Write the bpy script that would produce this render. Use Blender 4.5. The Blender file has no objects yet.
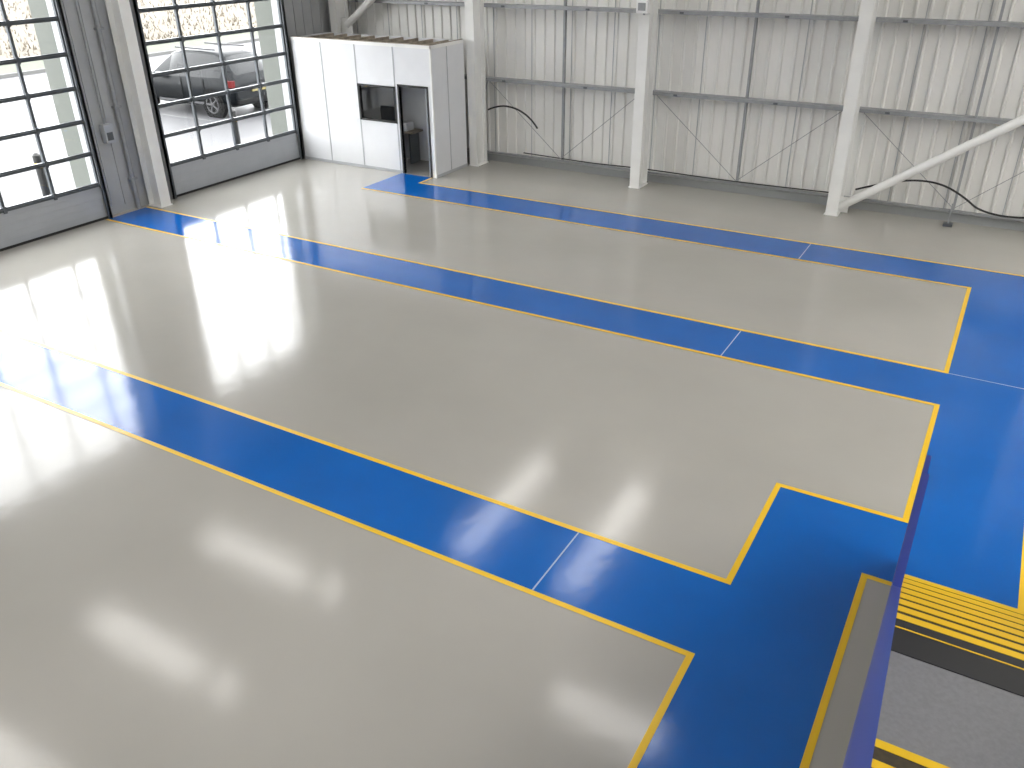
import bpy, math, random
from mathutils import Matrix, Vector, Euler
random.seed(4)
S = bpy.context.scene
S.view_settings.view_transform = 'Standard'
S.view_settings.look = 'None'
S.view_settings.exposure = 0.0

# ---------------------------------------------------------------- materials
def mat(name, col, rough=0.5, metal=0.0, var=0.0, vscale=3.0, bump=0.0, bscale=30.0, spec=0.5, emit=0.0):
    m = bpy.data.materials.new(name); m.use_nodes = True
    nt = m.node_tree; b = nt.nodes['Principled BSDF']
    b.inputs['Base Color'].default_value = (*col, 1)
    b.inputs['Roughness'].default_value = rough
    b.inputs['Metallic'].default_value = metal
    b.inputs['Specular IOR Level'].default_value = spec
    tc = nt.nodes.new('ShaderNodeTexCoord')
    if var > 0:
        n = nt.nodes.new('ShaderNodeTexNoise'); n.inputs['Scale'].default_value = vscale; n.inputs['Detail'].default_value = 5
        r = nt.nodes.new('ShaderNodeValToRGB')
        r.color_ramp.elements[0].position = 0.3; r.color_ramp.elements[1].position = 0.7
        r.color_ramp.elements[0].color = (*[c*(1-var) for c in col], 1)
        r.color_ramp.elements[1].color = (*[min(1, c*(1+var)) for c in col], 1)
        nt.links.new(tc.outputs['Object'], n.inputs['Vector']); nt.links.new(n.outputs['Fac'], r.inputs['Fac'])
        nt.links.new(r.outputs['Color'], b.inputs['Base Color'])
    if bump > 0:
        n2 = nt.nodes.new('ShaderNodeTexNoise'); n2.inputs['Scale'].default_value = bscale; n2.inputs['Detail'].default_value = 4
        bp = nt.nodes.new('ShaderNodeBump'); bp.inputs['Strength'].default_value = bump; bp.inputs['Distance'].default_value = 0.01
        nt.links.new(tc.outputs['Object'], n2.inputs['Vector']); nt.links.new(n2.outputs['Fac'], bp.inputs['Height'])
        nt.links.new(bp.outputs['Normal'], b.inputs['Normal'])
    if emit > 0:
        b.inputs['Emission Color'].default_value = (*col, 1); b.inputs['Emission Strength'].default_value = emit
    return m

GREY   = mat('epoxy_grey', (0.372,0.358,0.327), 0.125, var=0.04, vscale=0.6, bump=0.14, bscale=5)
BLUE   = mat('epoxy_blue', (0.001,0.105,0.42), 0.12, var=0.08, vscale=1.0, bump=0.14, bscale=5)
YELL   = mat('line_yellow', (0.80,0.50,0.015), 0.3)
JOINT  = mat('joint_pale', (0.35,0.45,0.6), 0.4)
WHITE  = mat('steel_white', (0.80,0.80,0.78), 0.4, var=0.03)
CLAD   = mat('cladding_white', (0.76,0.755,0.725), 0.45, var=0.05, vscale=0.8)
CLADG  = mat('cladding_grey', (0.40,0.41,0.42), 0.5, var=0.05)
GALV   = mat('galvanised', (0.30,0.31,0.32), 0.45, 0.1, var=0.1, vscale=8)
DARK   = mat('dark_alu', (0.09,0.10,0.11), 0.4, 0.2)
PANELG = mat('door_panel_grey', (0.40,0.42,0.45), 0.4, var=0.03)
BLACK  = mat('black_rubber', (0.015,0.015,0.015), 0.6)
PANELW = mat('partition_white', (0.70,0.71,0.73), 0.35, var=0.02)
SEAM   = mat('seam_grey', (0.42,0.43,0.45), 0.5)
WOOD   = mat('timber', (0.30,0.26,0.21), 0.7, var=0.3, vscale=6)
UPST   = mat('upstand_grey', (0.30,0.31,0.31), 0.4)
STBLUE = mat('handrail_blue', (0.012,0.028,0.20), 0.3)
STEDGE = mat('handrail_edge', (0.03,0.04,0.16), 0.3)
TREAD  = mat('tread_dark', (0.045,0.032,0.012), 0.6, var=0.3, vscale=30)
LANDG  = mat('landing_grey', (0.19,0.19,0.195), 0.6, var=0.08, vscale=40)
ROOF   = mat('roof_liner', (0.75,0.75,0.75), 0.6)
ASPH   = mat('asphalt', (0.043,0.043,0.046), 0.6, var=0.12, vscale=0.5, bump=0.2)
CONC   = mat('apron_concrete', (0.075,0.075,0.073), 0.7, var=0.08)
KERB   = mat('kerb', (0.075,0.075,0.073), 0.8)
GRASS  = mat('verge_grass', (0.034,0.039,0.023), 0.9, var=0.2, vscale=2)
MEADOW = mat('meadow', (0.062,0.051,0.036), 0.95, var=0.22, vscale=0.5)
STRAW  = mat('straw', (0.072,0.060,0.042), 0.95, var=0.2, vscale=1.2)
MARK   = mat('bay_marking', (0.085,0.085,0.085), 0.8)
HEDGE  = mat('hedge', (0.02,0.024,0.015), 0.9, var=0.3, vscale=2)
PIER   = mat('pier_render', (0.11,0.118,0.105), 0.8, var=0.04)
CARP   = mat('car_paint', (0.003,0.004,0.005), 0.3, spec=0.10)
CARG   = mat('car_glass', (0.006,0.007,0.008), 0.1, spec=0.2)
RIM    = mat('wheel_rim', (0.05,0.05,0.053), 0.5, 0.0, spec=0.2)
RED    = mat('tail_lamp', (0.07,0.004,0.004), 0.4, spec=0.1)
PLATE  = mat('number_plate', (0.10,0.08,0.015), 0.5)
CTRIM  = mat('car_trim', (0.004,0.004,0.004), 0.7, spec=0.1)
LAMPW  = mat('lamp_housing', (0.85,0.85,0.85), 0.4)
SKYL   = mat('rooflight_or_fill', (1.0,0.98,0.95), 0.5, emit=7.5)
FILLP   = mat('roof_fill_panel', (1.0,0.98,0.95), 0.5, emit=12.0)  # glow for unseen roof panels added to brighten the interior

def glassmat():
    m = bpy.data.materials.new('pane_glass'); m.use_nodes = True
    nt = m.node_tree; nt.nodes.clear()
    o = nt.nodes.new('ShaderNodeOutputMaterial'); mx = nt.nodes.new('ShaderNodeMixShader')
    t = nt.nodes.new('ShaderNodeBsdfTransparent'); g = nt.nodes.new('ShaderNodeBsdfGlossy')
    t.inputs['Color'].default_value = (0.98,0.985,0.98,1); g.inputs['Roughness'].default_value = 0.03
    mx.inputs['Fac'].default_value = 0.035
    nt.links.new(t.outputs[0], mx.inputs[1]); nt.links.new(g.outputs[0], mx.inputs[2]); nt.links.new(mx.outputs[0], o.inputs[0])
    return m
GLASS = glassmat()

# ---------------------------------------------------------------- mesh builder
class MB:
    def __init__(s): s.v=[]; s.f=[]; s.m=[]; s.mats=[]; s.sm=[]
    def mi(s, m):
        if m not in s.mats: s.mats.append(m)
        return s.mats.index(m)
    def add(s, vs, fs, m, smooth=False):
        o=len(s.v); s.v+= [tuple(p) for p in vs]; k=s.mi(m)
        for f in fs: s.f.append([i+o for i in f]); s.m.append(k); s.sm.append(smooth)
    def box(s, x0,x1,y0,y1,z0,z1,m, M=None):
        x0,x1=sorted((x0,x1)); y0,y1=sorted((y0,y1)); z0,z1=sorted((z0,z1))
        vs=[Vector(p) for p in [(x0,y0,z0),(x1,y0,z0),(x1,y1,z0),(x0,y1,z0),(x0,y0,z1),(x1,y0,z1),(x1,y1,z1),(x0,y1,z1)]]
        if M: vs=[M@p for p in vs]
        s.add(vs,[(0,3,2,1),(4,5,6,7),(0,1,5,4),(1,2,6,5),(2,3,7,6),(3,0,4,7)],m)
    def rect(s,x0,x1,y0,y1,z,m):
        s.add([(x0,y0,z),(x1,y0,z),(x1,y1,z),(x0,y1,z)],[(0,1,2,3)],m)
    def tube(s,p,q,r,m,n=14,r2=None):
        p=Vector(p);q=Vector(q);d=(q-p).normalized();u=d.orthogonal().normalized();w=d.cross(u)
        r2=r if r2 is None else r2
        a=[p+(u*math.cos(2*math.pi*i/n)+w*math.sin(2*math.pi*i/n))*r for i in range(n)]
        b=[q+(u*math.cos(2*math.pi*i/n)+w*math.sin(2*math.pi*i/n))*r2 for i in range(n)]
        s.add(a+b,[(i,(i+1)%n,n+(i+1)%n,n+i) for i in range(n)],m,True)
        s.add(a,[tuple(reversed(range(n)))],m); s.add(b,[tuple(range(n))],m)
    def prismX(s,prof,x0,x1,m):
        n=len(prof); a=[(x0,y,z) for y,z in prof]; b=[(x1,y,z) for y,z in prof]
        s.add(a+b,[(i,(i+1)%n,n+(i+1)%n,n+i) for i in range(n)]+[tuple(reversed(range(n))),tuple(range(n,2*n))],m)
    def build(s,name,parent=None,bevel=0.0,loc=None,rotz=0.0):
        me=bpy.data.meshes.new(name); me.from_pydata(s.v,[],s.f)
        for m in s.mats: me.materials.append(m)
        for p,k,sm in zip(me.polygons,s.m,s.sm): p.material_index=k; p.use_smooth=sm
        me.update(); ob=bpy.data.objects.new(name,me); S.collection.objects.link(ob)
        if bevel:
            b=ob.modifiers.new('bevel','BEVEL'); b.width=bevel; b.segments=2; b.limit_method='ANGLE'
        if loc: ob.location=loc
        ob.rotation_euler[2]=rotz
        if parent: ob.parent=parent
        return ob
def empty(name,loc=(0,0,0)):
    e=bpy.data.objects.new(name,None); e.location=loc; S.collection.objects.link(e); return e
def cable(name,pts,r,m):
    c=bpy.data.curves.new(name,'CURVE'); c.dimensions='3D'; c.bevel_depth=r; c.bevel_resolution=3
    sp=c.splines.new('NURBS'); sp.points.add(len(pts)-1)
    for i,p in enumerate(pts): sp.points[i].co=(*p,1)
    sp.use_endpoint_u=True; sp.order_u=3; c.materials.append(m)
    o=bpy.data.objects.new(name,c); S.collection.objects.link(o); return o

XW=-15.17; YB=17.72; ZC=8.0; XR=12.0; YN=-8.0
# ---------------------------------------------------------------- floor
f=MB(); f.box(XW-0.28,XR,YN,YB+0.2,-0.2,0.0,GREY); f.build('floor')
mk=MB(); z1=0.002; z2=0.004
def B(x0,x1,y0,y1): mk.rect(x0,x1,y0,y1,z1,BLUE)
def Y(x0,x1,y0,y1): mk.rect(x0,x1,y0,y1,z2,YELL)
w=0.055
B(-12.1,0,14.15,15.05); B(-12.1,-11.25,15.05,15.58)
B(XW+0.05,0,9.95,10.85)
B(XW+0.05,-1.2,4.81,5.71)
B(-1.2,-0.25,-2,7.37); B(-0.25,1.0,6.43,7.37); B(0,1.0,7.37,15.05)
Y(-12.1,-w,14.15-w,14.15); Y(-11.2,1.0,15.05,15.05+w); Y(-11.25,-11.2,15.05,15.58); 
Y(XW+0.05,0,10.85,10.85+w); Y(XW+0.05,-w,9.95-w,9.95)
Y(-w,0,10.85+w,14.15); Y(-w,0,7.37+w,9.95); Y(-1.2,0,7.37,7.37+w); Y(-1.2-w,-1.2,5.71,7.37+w)
Y(XW+0.05,-1.2-w,5.71,5.71+w); Y(XW+0.05,-1.2-w,4.81-w,4.81); Y(-1.2-w,-1.2,-2,4.81)
Y(-0.25,-0.25+w,-2,6.43); Y(-0.25+w,0.0,6.43-w,6.43)
Y(0.95,1.0,6.4,15.05)
z3=0.006
for y0,y1 in ((4.81,5.71),(9.95,10.85),(14.15,15.05)): mk.rect(-2.66,-2.645,y0,y1,z3,JOINT)
mk.rect(0,1.0,10.85,10.865,z3,JOINT)
mk.build('floor_marking')

# ---------------------------------------------------------------- shell
def corrugated(name, along, a0,a1, plane, sgn, z0,z1, m, pitch=0.25, depth=0.035):
    b=MB(); pts=[]; a=a0
    while a<a1-1e-6:
        for da,h in ((0,0),(pitch*0.72,0),(pitch*0.80,1),(pitch*0.92,1)):
            if a+da<a1: pts.append((a+da,h))
        a+=pitch
    pts.append((a1,0)); vs=[]
    for t,h in pts:
        o=plane+sgn*h*depth
        for z in (z0,z1): vs.append((t,o,z) if along=='x' else (o,t,z))
    b.add(vs,[(2*i,2*i+2,2*i+3,2*i+1) for i in range(len(pts)-1)],m)
    t=0.12
    if along=='x': b.box(a0,a1,plane-sgn*0.01,plane-sgn*(t),z0,z1,m)
    else: b.box(plane-sgn*0.01,plane-sgn*t,a0,a1,z0,z1,m)
    return b
w_=corrugated('wall_back','x',XW-0.3,XR,YB,-1,0.16,ZC,CLAD)
w_.box(XW-0.3,XR,YB-0.10,YB+0.12,0.0,0.16,UPST)
x=XW+0.3
while x<XR:      # sheet lap joints
    w_.box(x+0.045,x+0.060,YB-0.012,YB-0.002,0.16,ZC,SEAM); x+=1.0
w_.build('wall_back')
D1=(6.1,10.0); D2=(11.6,15.5); DZ=4.9
wl=MB(); xa,xb=XW-0.28,XW-0.10
def wallL(y0,y1,z0,z1,m=CLADG):
    wl.box(xa,xb,y0,y1,z0,z1,m)
    yy=y0+0.2
    while yy<y1-0.05:
        wl.box(xb,xb+0.02,yy,yy+0.04,z0+0.15,z1,m); yy+=0.3
wallL(YN,D1[0],0,ZC); wallL(D1[1],D2[0],0,ZC); wallL(D2[1],YB,0,ZC)
wl.box(xa,xb,D1[0],D1[1],DZ,ZC,CLADG); wl.box(xa,xb,D2[0],D2[1],DZ,ZC,CLADG)
wl.build('wall_left')
wr=corrugated('wall_right','y',YN,YB,XR,-1,0,ZC,CLAD); wr.build('wall_right')
wn=corrugated('wall_front','x',XW-0.3,XR,YN,1,0,ZC,CLAD); wn.build('wall_front')
c=MB(); c.box(XW-0.3,XR,YN,YB+0.1,ZC,ZC+0.15,ROOF); c.build('ceiling')
def rooflight_or_fill(cx,cy,sx,sy,m=None):
    r=MB(); r.box(cx-sx/2,cx+sx/2,cy-sy/2,cy+sy/2,ZC-0.06,ZC-0.02,m or SKYL)
    for a in (-1,1):
        r.box(cx-sx/2-0.06,cx+sx/2+0.06,cy+a*sy/2-0.03*1,cy+a*sy/2+0.03,ZC-0.1,ZC,WHITE)
        r.box(cx+a*sx/2-0.03,cx+a*sx/2+0.03,cy-sy/2,cy+sy/2,ZC-0.1,ZC,WHITE)
    r.build('rooflight_or_fill')  # shared by the rooflights and the added fill panels
for a in ((-12.6,4.0,4.2,0.75),(-12.6,7.1,4.2,0.75),(-12.6,10.2,4.2,0.75),(-3.9,10.1,2.4,0.75),(-9.0,14.9,0.7,4.6),(-6.2,15.0,0.7,4.6),
          (-5,2.2,5,1.2,FILLP),(3,0,5,1.2,FILLP),(6,5,4,4,FILLP),(6.5,12.5,4.5,5,FILLP),(-8,-4,5,1.2,FILLP),(4,-5,5,1.2,FILLP)):  # added fill panels, kept out of view and out of the floor reflections
    rooflight_or_fill(*a)
for x in (-11.0,-2.7,5.6):
    r=MB(); r.box(x-0.1,x+0.1,YN,YB-0.3,ZC-0.5,ZC-0.47,WHITE); r.box(x-0.02,x+0.02,YN,YB-0.3,ZC-0.47,ZC-0.12,WHITE); r.box(x-0.1,x+0.1,YN,YB-0.3,ZC-0.14,ZC-0.11,WHITE); r.build('roof_beam')

# ---------------------------------------------------------------- structural steel (back wall)
YC=16.95
def column(x,y,w=0.22,d=0.45,along='y',name='steel_column'):
    b=MB(); h=ZC-0.5
    if along=='y':
        b.box(x-w/2,x+w/2,y,y+0.025,0,h,WHITE); b.box(x-w/2,x+w/2,y+d-0.025,y+d,0,h,WHITE); b.box(x-0.012,x+0.012,y+0.02,y+d-0.02,0,h,WHITE)
        b.box(x-w/2-0.02,x+w/2+0.02,y-0.02,y+d+0.02,0,0.02,WHITE)
    else:
        b.box(x,x+0.025,y-w/2,y+w/2,0,h,WHITE); b.box(x+d-0.025,x+d,y-w/2,y+w/2,0,h,WHITE); b.box(x+0.02,x+d-0.02,y-0.012,y+0.012,0,h,WHITE)
        b.box(x,x+d+0.02,y-w/2-0.02,y+w/2+0.02,0,0.02,WHITE)
    return b.build(name)
for x in (-10.98,-6.85,-2.71,1.43,5.57,9.7): column(x,YC)
column(-14.9,YC)
for z in (1.94,3.51,5.1,6.7):
    b=MB(); x0,x1=XW-0.05,XR-0.1
    b.box(x0,x1,YC+0.47,YC+0.68,z-0.010,z+0.010,GALV)
    b.box(x0,x1,YC+0.46,YC+0.475,z-0.06,z+0.010,GALV)
    x=x0+0.7
    while x<x1:
        b.box(x-0.04,x+0.04,YC+0.44,YC+0.462,z-0.045,z-0.01,DARK); x+=2.07
    b.build('wall_rail')
b=MB(); b.box(XW,XR-0.1,YC+0.58,YC+0.66,0.20,0.235,GALV); b.build('base_rail')
for x in (-8.9,-4.78,-0.64):
    b=MB(); b.box(x-0.022,x+0.022,YC+0.54,YC+0.62,0.25,ZC-0.6,GALV)
    for sx in (-1,1):
        b.tube((x,YC+0.48,0.3),(x+sx*1.9,YC+0.48,1.9),0.007,GALV,6)
    b.build('wall_strut')
b=MB(); b.tube((-2.62,YC+0.25,0.12),(1.30,YC+0.25,2.87),0.08,WHITE,20); b.box(-2.68,-2.45,YC+0.24,YC+0.26,0.02,0.32,WHITE); b.build('diagonal_brace')
b=MB(); b.tube((-14.7,YC+0.25,2.95),(-11.2,YC+0.25,5.5),0.085,WHITE,20); b.box(-14.87,-14.55,YC+0.23,YC+0.27,2.75,3.1,WHITE); b.build('diagonal_brace')
b=MB(); b.box(-6.97,-6.73,YC-0.16,YC-0.03,3.50,3.74,LAMPW); b.box(-6.93,-6.77,YC-0.17,YC-0.155,3.55,3.69,GALV); b.box(-6.87,-6.83,YC-0.03,YC,3.46,3.78,GALV); b.build('emergency_lamp',bevel=0.01)
yc=YC+0.42
cable('air_hose',[(-10.8,yc,1.25),(-10.5,yc,1.38),(-10.0,yc-.05,1.36),(-9.6,yc-.05,1.15),(-9.45,yc-.05,0.95)],0.02,BLACK)
cable('power_cable',[(-9.9,yc+.1,0.32),(-9.0,yc+.1,0.30),(-8.0,yc+.1,0.28),(-6.9,yc+.05,0.32),(-5.5,yc+.1,0.28),(-4,yc+.1,0.28),(-2.9,yc+.1,0.3)],0.013,BLACK)
cable('power_cable',[(-2.4,yc,0.45),(-1.7,yc-.1,0.75),(-1.0,yc-.15,0.82),(-0.5,yc-.15,0.6),(-0.2,yc-.1,0.35),(0.5,yc-.1,0.3),(1.2,yc,0.45)],0.018,BLACK)
b=MB(); b.box(-0.74,-0.58,yc-.13,yc+.02,0,0.05,DARK); b.tube((-0.66,yc-.05,0.05),(-0.66,yc-.05,0.42),0.015,GALV); b.build('floor_valve')

# ---------------------------------------------------------------- sectional doors
def sectional_door(y0,y1,name):
    root=empty(name,(XW,(y0+y1)/2,0)); hw=(y1-y0)/2
    fr=MB(); gl=MB()
    hb=0.68; rows=7; rh=(DZ-0.05-hb)/rows; cols=4; cw=2*hw/cols
    fr.box(-0.05,0.0,-hw,hw,0.04,hb,PANELG)
    for k in range(1,5): fr.box(0.0,0.006,-hw,hw,0.04+k*0.125,0.046+k*0.125,SEAM)
    fr.box(-0.05,0.01,-hw,hw,0.0,0.045,BLACK)
    for r in range(rows+1):
        z=hb+r*rh
        fr.box(-0.05,0.005,-hw,hw,z-0.038,z+0.038,DARK)
        fr.box(0.005,0.03,-hw,hw,z-0.008,z+0.012,DARK)
    for c_ in range(cols+1):
        y=-hw+c_*cw; ww=0.05 if c_ in (0,cols) else 0.026
        fr.box(-0.05,0.008,max(-hw,y-ww),min(hw,y+ww),hb,DZ-0.05,DARK)
        for r in range(rows+1):
            z=hb+r*rh; fr.box(0.005,0.035,max(-hw,y-0.03),min(hw,y+0.03),z-0.06,z+0.06,DARK)
    gl.add([(-0.026,-hw+0.02,hb),(-0.026,hw-0.02,hb),(-0.026,hw-0.02,DZ-0.06),(-0.026,-hw+0.02,DZ-0.06)],[(0,1,2,3)],GLASS)
    fr.build('door_leaf',root); gl.build('glazing',root)
    tr=MB()
    for s in (-1,1):
        tr.box(-0.10,0.07,s*hw,s*(hw+0.05),0,DZ+0.3,GALV); tr.box(0.05,0.07,s*(hw-0.04),s*(hw+0.05),0,DZ+0.3,DARK)
        tr.box(-0.10,-0.06,s*(hw+0.05),s*(hw+0.13),0,DZ+0.1,WHITE)
    tr.build('door_track',root)
    return root
sectional_door(*D1,'door_1'); sectional_door(*D2,'door_2')
column(XW-0.02,11.12,w=0.24,d=0.38,along='x')
b=MB(); b.box(xb+.02,xb+0.16,10.32,10.52,1.4,1.75,PANELG); b.box(xb+0.16,xb+0.17,10.35,10.48,1.45,1.6,DARK); b.tube((xb+0.05,10.42,1.75),(xb+0.05,10.42,5),0.015,GALV); b.build('door_control_box',bevel=0.008)
b=MB(); b.tube((xb+0.08,10.75,0),(xb+0.08,10.75,5.2),0.045,GALV); 
for z in (0.6,2.0,3.4): b.box(xb+.02,xb+0.14,10.68,10.82,z,z+0.04,GALV)
b.build('downpipe')

# ---------------------------------------------------------------- office
OX0,OX1,OY0,OY1,OH=XW+0.09,-11.12,15.6,YC-0.06,2.8
root=empty('office_cabin',(0,0,0)); t=0.06
b=MB()
b.box(OX0,-13.2,OY0,OY0+t,0,OH,PANELW); b.box(-13.2,-12.12,OY0,OY0+t,0,1.12,PANELW); b.box(-13.2,-12.12,OY0,OY0+t,1.92,OH,PANELW)
b.box(-12.12,-12.02,OY0,OY0+t,0,OH,PANELW); b.box(-12.02,-11.27,OY0,OY0+t,1.94,OH,PANELW); b.box(-11.27,OX1,OY0,OY0+t,0,OH,PANELW)
b.box(OX1-t,OX1,OY0+t,OY1,0,OH,PANELW); b.box(OX0,OX0+t,OY0+t,OY1,0,OH,PANELW); b.box(OX0+t,OX1-t,OY1-t,OY1,0,OH,PANELW)
b.build('partition_wall',root)
b=MB()
for x in (-14.2,-13.2,-12.13): b.box(x-0.012,x+0.012,OY0-0.008,OY0,0.05,OH,SEAM)
b.box(OX1-0.03,OX1+0.01,OY0-0.012,OY0+0.03,0,OH,WHITE)
b.box(OX0,OX1+0.01,OY0-0.012,OY0+0.0,OH-0.05,OH+0.02,WHITE); b.box(OX1,OX1+0.01,OY0,OY1,OH-0.05,OH+0.02,WHITE)
b.box(OX0,-12.06,OY0-0.012,OY0,0,0.06,SEAM); b.box(OX1,OX1+0.01,OY0,OY1,0,0.06,SEAM)
b.box(OX1,OX1+0.008,16.2,16.22,0.06,OH-.05,SEAM)
for x0,x1,z0,z1 in ((-13.2,-13.15,1.12,1.92),(-12.17,-12.12,1.12,1.92),(-13.2,-12.12,1.12,1.16),(-13.2,-12.12,1.88,1.92),
                    (-12.06,-12.02,0,1.98),(-11.27,-11.23,0,1.98),(-12.06,-11.23,1.94,1.98)):
    b.box(x0,x1,OY0-0.015,OY0+t+0.01,z0,z1,BLACK)
b.build('frames',root)
b=MB(); b.box(-13.15,-12.17,OY0+0.02,OY0+0.03,1.16,1.88,GLASS); b.build('window_pane',root)
b=MB(); b.box(OX0+t,OX1-t,OY0+t,OY1-t,OH-0.12,OH-0.08,WOOD)
x=OX0+0.2
while x<OX1-0.1: b.box(x,x+0.05,OY0+t,OY1-t,OH-0.08,OH+0.0,WOOD); x+=0.42
b.box(OX0,OX1,OY0+0.01,OY0+t,OH,OH+0.03,WOOD); b.box(OX1-t,OX1-0.01,OY0,OY1,OH,OH+0.03,WOOD)
b.build('roof_joists',root)
M=Matrix.Translation((-11.32,OY0+0.08,0))@Matrix.Rotation(math.radians(100),4,'Z')
b=MB(); b.box(0,0.72,0,0.04,0.01,1.0,PANELG,M); b.box(0,0.72,0,0.04,1.85,1.92,PANELG,M); b.box(0,0.1,0,0.04,1,1.85,PANELG,M); b.box(0.62,0.72,0,0.04,1,1.85,PANELG,M); b.box(0.63,0.68,-0.04,0,1.0,1.03,GALV,M)
b.build('door_leaf',root)
b=MB(); b.box(-14.6,-12.3,16.35,16.8,0.72,0.76,WOOD)
for x in (-14.5,-12.45): b.box(x,x+0.05,16.4,16.75,0,0.72,DARK)
b.box(-13.4,-12.9,16.6,16.63,0.9,1.25,BLACK); b.box(-13.2,-13.1,16.58,16.68,0.76,0.92,BLACK); b.box(-12.75,-12.5,16.4,16.7,0.76,0.95,PANELW)
b.build('desk',root)

# ---------------------------------------------------------------- staircase
root=empty('staircase',(0,0,0)); SX0,SX1=0.042,1.6
b=MB(); r_=0.17; g=0.28; y=6.37
def nosing(x0,x1,y,z,d=0.045): b.box(x0,x1,y-d,y+0.004,z-0.03,z+0.003,YELL)
for k in range(1,8):
    yk=y-g*(k-1); b.box(SX0,SX1,yk-g,yk,0,r_*k,TREAD); nosing(SX0,SX1,yk,r_*k)
ZL=r_*8; YL0=4.41; YL1=3.25
b.box(SX0,SX1,YL1,YL0,ZL-0.2,ZL,LANDG); b.box(SX0,SX1,YL0-0.33,YL0-0.052,ZL,ZL+0.006,BLACK); nosing(SX0,SX1,YL0,ZL)
b.box(SX0,SX1,YL0-0.13,YL0-0.12,ZL+.006,ZL+0.009,YELL)
b.box(SX0,SX1,YL0-0.1,YL0,0,ZL-0.2,TREAD)
for k in range(1,12):
    yk=YL1-g*(k-1); z=ZL+r_*k; b.box(SX0,SX1,yk-g,yk,z-0.22,z,TREAD); nosing(SX0,SX1,yk,z)
ZD=ZL+r_*12; YD=YL1-g*11
b.build('treads',root)
b=MB()
def bal(x0,x1):
    top=[(6.72,1.15),(6.37,1.17),(YL0,ZL+1.0),(YL1,ZL+1.1),(YD,ZD+0.95)]
    bot=[(6.72,0.0),(6.37,0.0),(YL0,ZL-0.35),(YL1,ZL-0.3),(YD,ZD-0.3)]
    for i in range(4):
        (ya,za),(yb,zb)=top[i],top[i+1]; (yc_,zc_),(yd,zd)=bot[i],bot[i+1]
        b.prismX([(ya,za),(yb,zb),(yd,zd),(yc_,zc_)],x0,x1,STBLUE)
        b.prismX([(ya,za+0.010),(yb,zb+0.010),(yb,zb),(ya,za)],x0,x0+0.004,STEDGE)
bal(0.0,0.040); bal(1.6,1.64)
b.build('balustrade',root)
b=MB(); b.box(-3,6,YN+0.1,YD,ZD-0.2,ZD,LANDG)
for x,yy in ((-2.9,YN+.5),(-2.9,-0.2),(5.8,YN+.5),(5.8,-0.2)): b.box(x-0.08,x+0.08,yy-0.08,yy+0.08,0,ZD-0.2,WHITE)
b.build('mezzanine_deck')

# ---------------------------------------------------------------- outside
gx=XW-0.28
b=MB(); b.box(-35,gx,-40,80,-0.25,-0.03,ASPH); b.box(-18.2,gx,-5,20,-0.03,-0.022,CONC)
for y in (17.9,20.9,23.9,14.9): b.box(-26,-21,y,y+0.1,-0.03,-0.024,MARK)
b.box(-35.15,-35,-40,80,-0.25,0.1,KERB)
b.box(-38,-35.15,-40,80,-0.25,0.06,GRASS); b.box(-140,-38,-60,140,-0.25,0.1,MEADOW)
for i in range(7000):
    x=-38.3-random.random()**1.5*35; yy=random.uniform(5,75); h=random.uniform(0.15,0.42); a=random.random()*3.14; dx,dy=math.cos(a)*.05,math.sin(a)*.05
    lx,ly=random.uniform(-.12,.12),random.uniform(-.12,.12)
    b.add([(x-dx,yy-dy,0.08),(x+dx,yy+dy,0.08),(x+lx,yy+ly,h)],[(0,1,2)],STRAW)
for i in range(90):
    x=-110+random.uniform(-4,4); yy=-40+i*2
    b.tube((x,yy,0),(x,yy,random.uniform(2,4)),2.2,HEDGE,10,1.0)
b.build('exterior_ground')
for y in (D1[1]+0.02,D2[1]+0.02):
    b=MB(); b.box(-16.02,gx-0.002,y,y+0.7,-0.02,5.4,PIER); b.box(-16.05,gx-0.002,y-0.015,y+0.72,-0.02,0.25,CONC); b.build('door_pier')
for x,y in ((-17.4,10.2),(-17.4,15.6)):
    b=MB(); b.tube((x,y,-0.02),(x,y,0.95),0.08,BLACK); b.tube((x,y,0.7),(x,y,0.8),0.083,YELL); b.tube((x,y,0.95),(x,y,1.0),0.08,BLACK,14,0.03); b.build('bollard')

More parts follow.
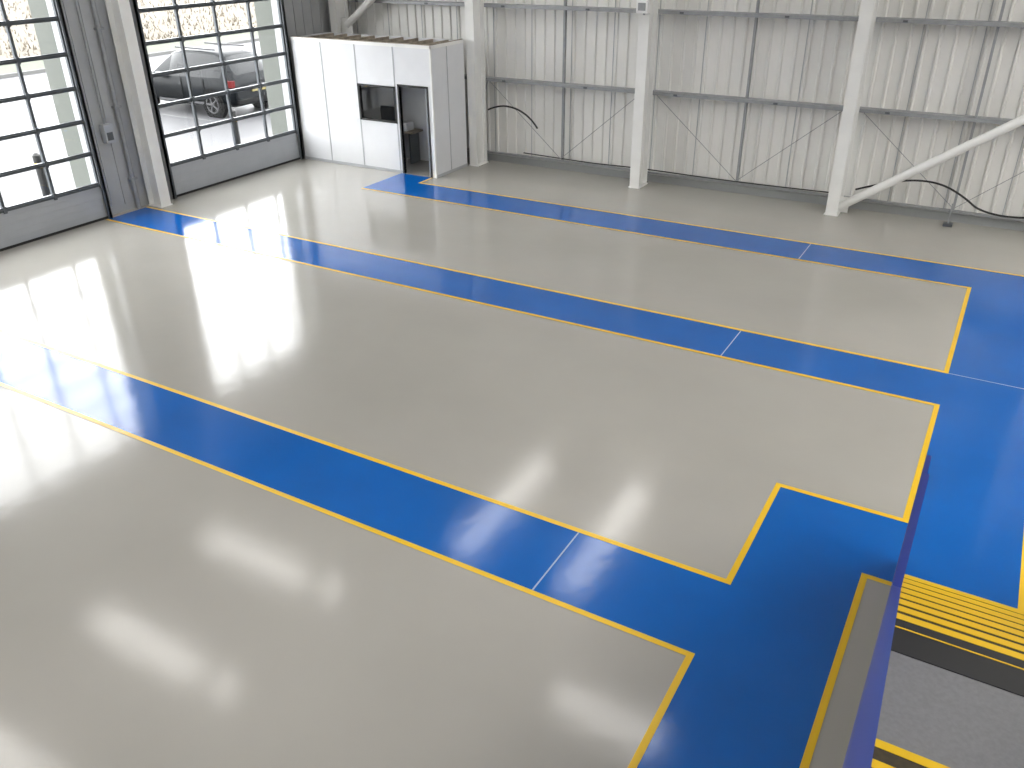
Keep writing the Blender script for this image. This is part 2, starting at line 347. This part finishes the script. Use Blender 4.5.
def car(loc,rz,sc=1.0):
    root=empty('car',loc); root.rotation_euler[2]=rz; root.scale=(sc,sc,sc)
    st=[(0.00,.78,.48,.86,.92,.70),(0.06,.88,.36,.98,1.02,.78),(0.16,.91,.32,1.05,1.14,.74),(0.50,.92,.30,1.08,1.60,.64),(0.85,.925,.28,1.07,1.69,.62),
        (1.5,.925,.27,1.05,1.72,.62),(2.1,.925,.27,1.04,1.71,.62),(2.6,.925,.27,1.03,1.64,.61),(3.35,.92,.28,1.02,1.10,.76),(3.9,.91,.30,.98,1.05,.74),(4.3,.88,.32,.88,.95,.70),(4.55,.78,.38,.72,.78,.62),(4.64,.62,.45,.62,.66,.5)]
    b=MB(); secs=[]
    for x,w,zl,zb,zr,wr in st:
        h=[(0,zl),(w*.85,zl),(w*.98,zl+.12),(w*1.0,(zl+zb)/2),(w*.99,zb-.06),(w*.95,zb),(wr+.01,zr-.06),(wr*.9,zr-.01),(wr*.5,zr+.012),(0,zr+.018)]
        ring=[(x,-p[0],p[1]) for p in h]+[(x,p[0],p[1]) for p in reversed(h[1:-1])]
        secs.append(ring)
    n=len(secs[0])
    for i in range(len(secs)-1):
        for j in range(n):
            k=(j+1)%n; q=[secs[i][j],secs[i+1][j],secs[i+1][k],secs[i][k]]
            m=CARP
            if j in (5,12) and 3<=i<=6: m=CARG
            if j in (7,8,9,10,6,11) and i==7: m=CARG
            if j in (7,8,9,10) and i==2: m=CARG
            b.add(q,[(0,1,2,3)],m,True)
    b.add(secs[0],[tuple(range(n))],CARP); b.add(secs[-1],[tuple(reversed(range(n)))],CARP)
    ob=b.build('body',root)
    import bmesh
    bm=bmesh.new(); bm.from_mesh(ob.data); bmesh.ops.remove_doubles(bm,verts=bm.verts,dist=1e-4); bmesh.ops.recalc_face_normals(bm,faces=bm.faces); bm.to_mesh(ob.data); bm.free()
    ww=MB()
    for x in (0.88,3.72):
        for s in (-1,1):
            ww.tube((x,s*.80,.36),(x,s*.932,.36),.43,CTRIM,28)
            ww.tube((x,s*.72,.36),(x,s*.95,.36),.36,CTRIM,28); ww.tube((x,s*.94,.36),(x,s*.956,.36),.225,CTRIM,24); ww.tube((x,s*.95,.36),(x,s*.975,.36),.06,RIM,12)
            for a in range(5):
                an=a*2*math.pi/5; ww.tube((x,s*.962,.36),(x+math.cos(an)*.22,s*.962,.36+math.sin(an)*.22),.026,RIM,6)
            for a in range(24):
                a0=a*2*math.pi/24; a1=(a+1)*2*math.pi/24
                ww.tube((x+math.cos(a0)*.23,s*.958,.36+math.sin(a0)*.23),(x+math.cos(a1)*.23,s*.958,.36+math.sin(a1)*.23),.018,RIM,6)
    ww.build('wheels',root)
    d=MB()
    for s in (-1,1):
        d.box(0.03,0.30,s*.80,s*.935,.86,1.03,RED); d.box(4.3,4.52,s*.62,s*.83,.68,.80,KERB); d.box(2.75,2.95,s*.93,s*1.08,1.0,1.13,CARP)
        d.box(1.0,3.1,s*.925,s*.94,.34,.40,RIM); d.box(0.9,2.5,s*.52,s*.56,1.74,1.78,RIM)
        for x in (1.15,2.05): d.box(x,x+.02,s*.928,s*.934,.45,1.02,CTRIM)
    d.box(-0.03,0.0,-.26,.26,.68,.79,PLATE); d.box(-0.05,0.1,-.8,.8,.42,.52,CTRIM); d.box(-0.02,0.05,-.35,.35,.83,.87,RIM)
    d.build('trim_parts',root)
car((-20.3,19.35,-0.03),math.pi,1.08)

# ---------------------------------------------------------------- world & camera
W=bpy.data.worlds.new('overcast'); S.world=W; W.use_nodes=True
bg=W.node_tree.nodes['Background']; bg.inputs[0].default_value=(0.97,0.985,1.0,1); bg.inputs[1].default_value=11.0
cam=bpy.data.cameras.new('camera'); co=bpy.data.objects.new('camera',cam); S.collection.objects.link(co)
cam.sensor_width=36; cam.lens=840/1024*36; cam.clip_start=0.05; cam.clip_end=500
R=Matrix.Rotation(math.radians(30.5),4,'Z')@Matrix.Rotation(math.radians(61.5),4,'X')@Matrix.Rotation(math.radians(-0.63),4,'Z')
co.matrix_world=Matrix.Translation((0,0,5.0))@R
S.camera=co
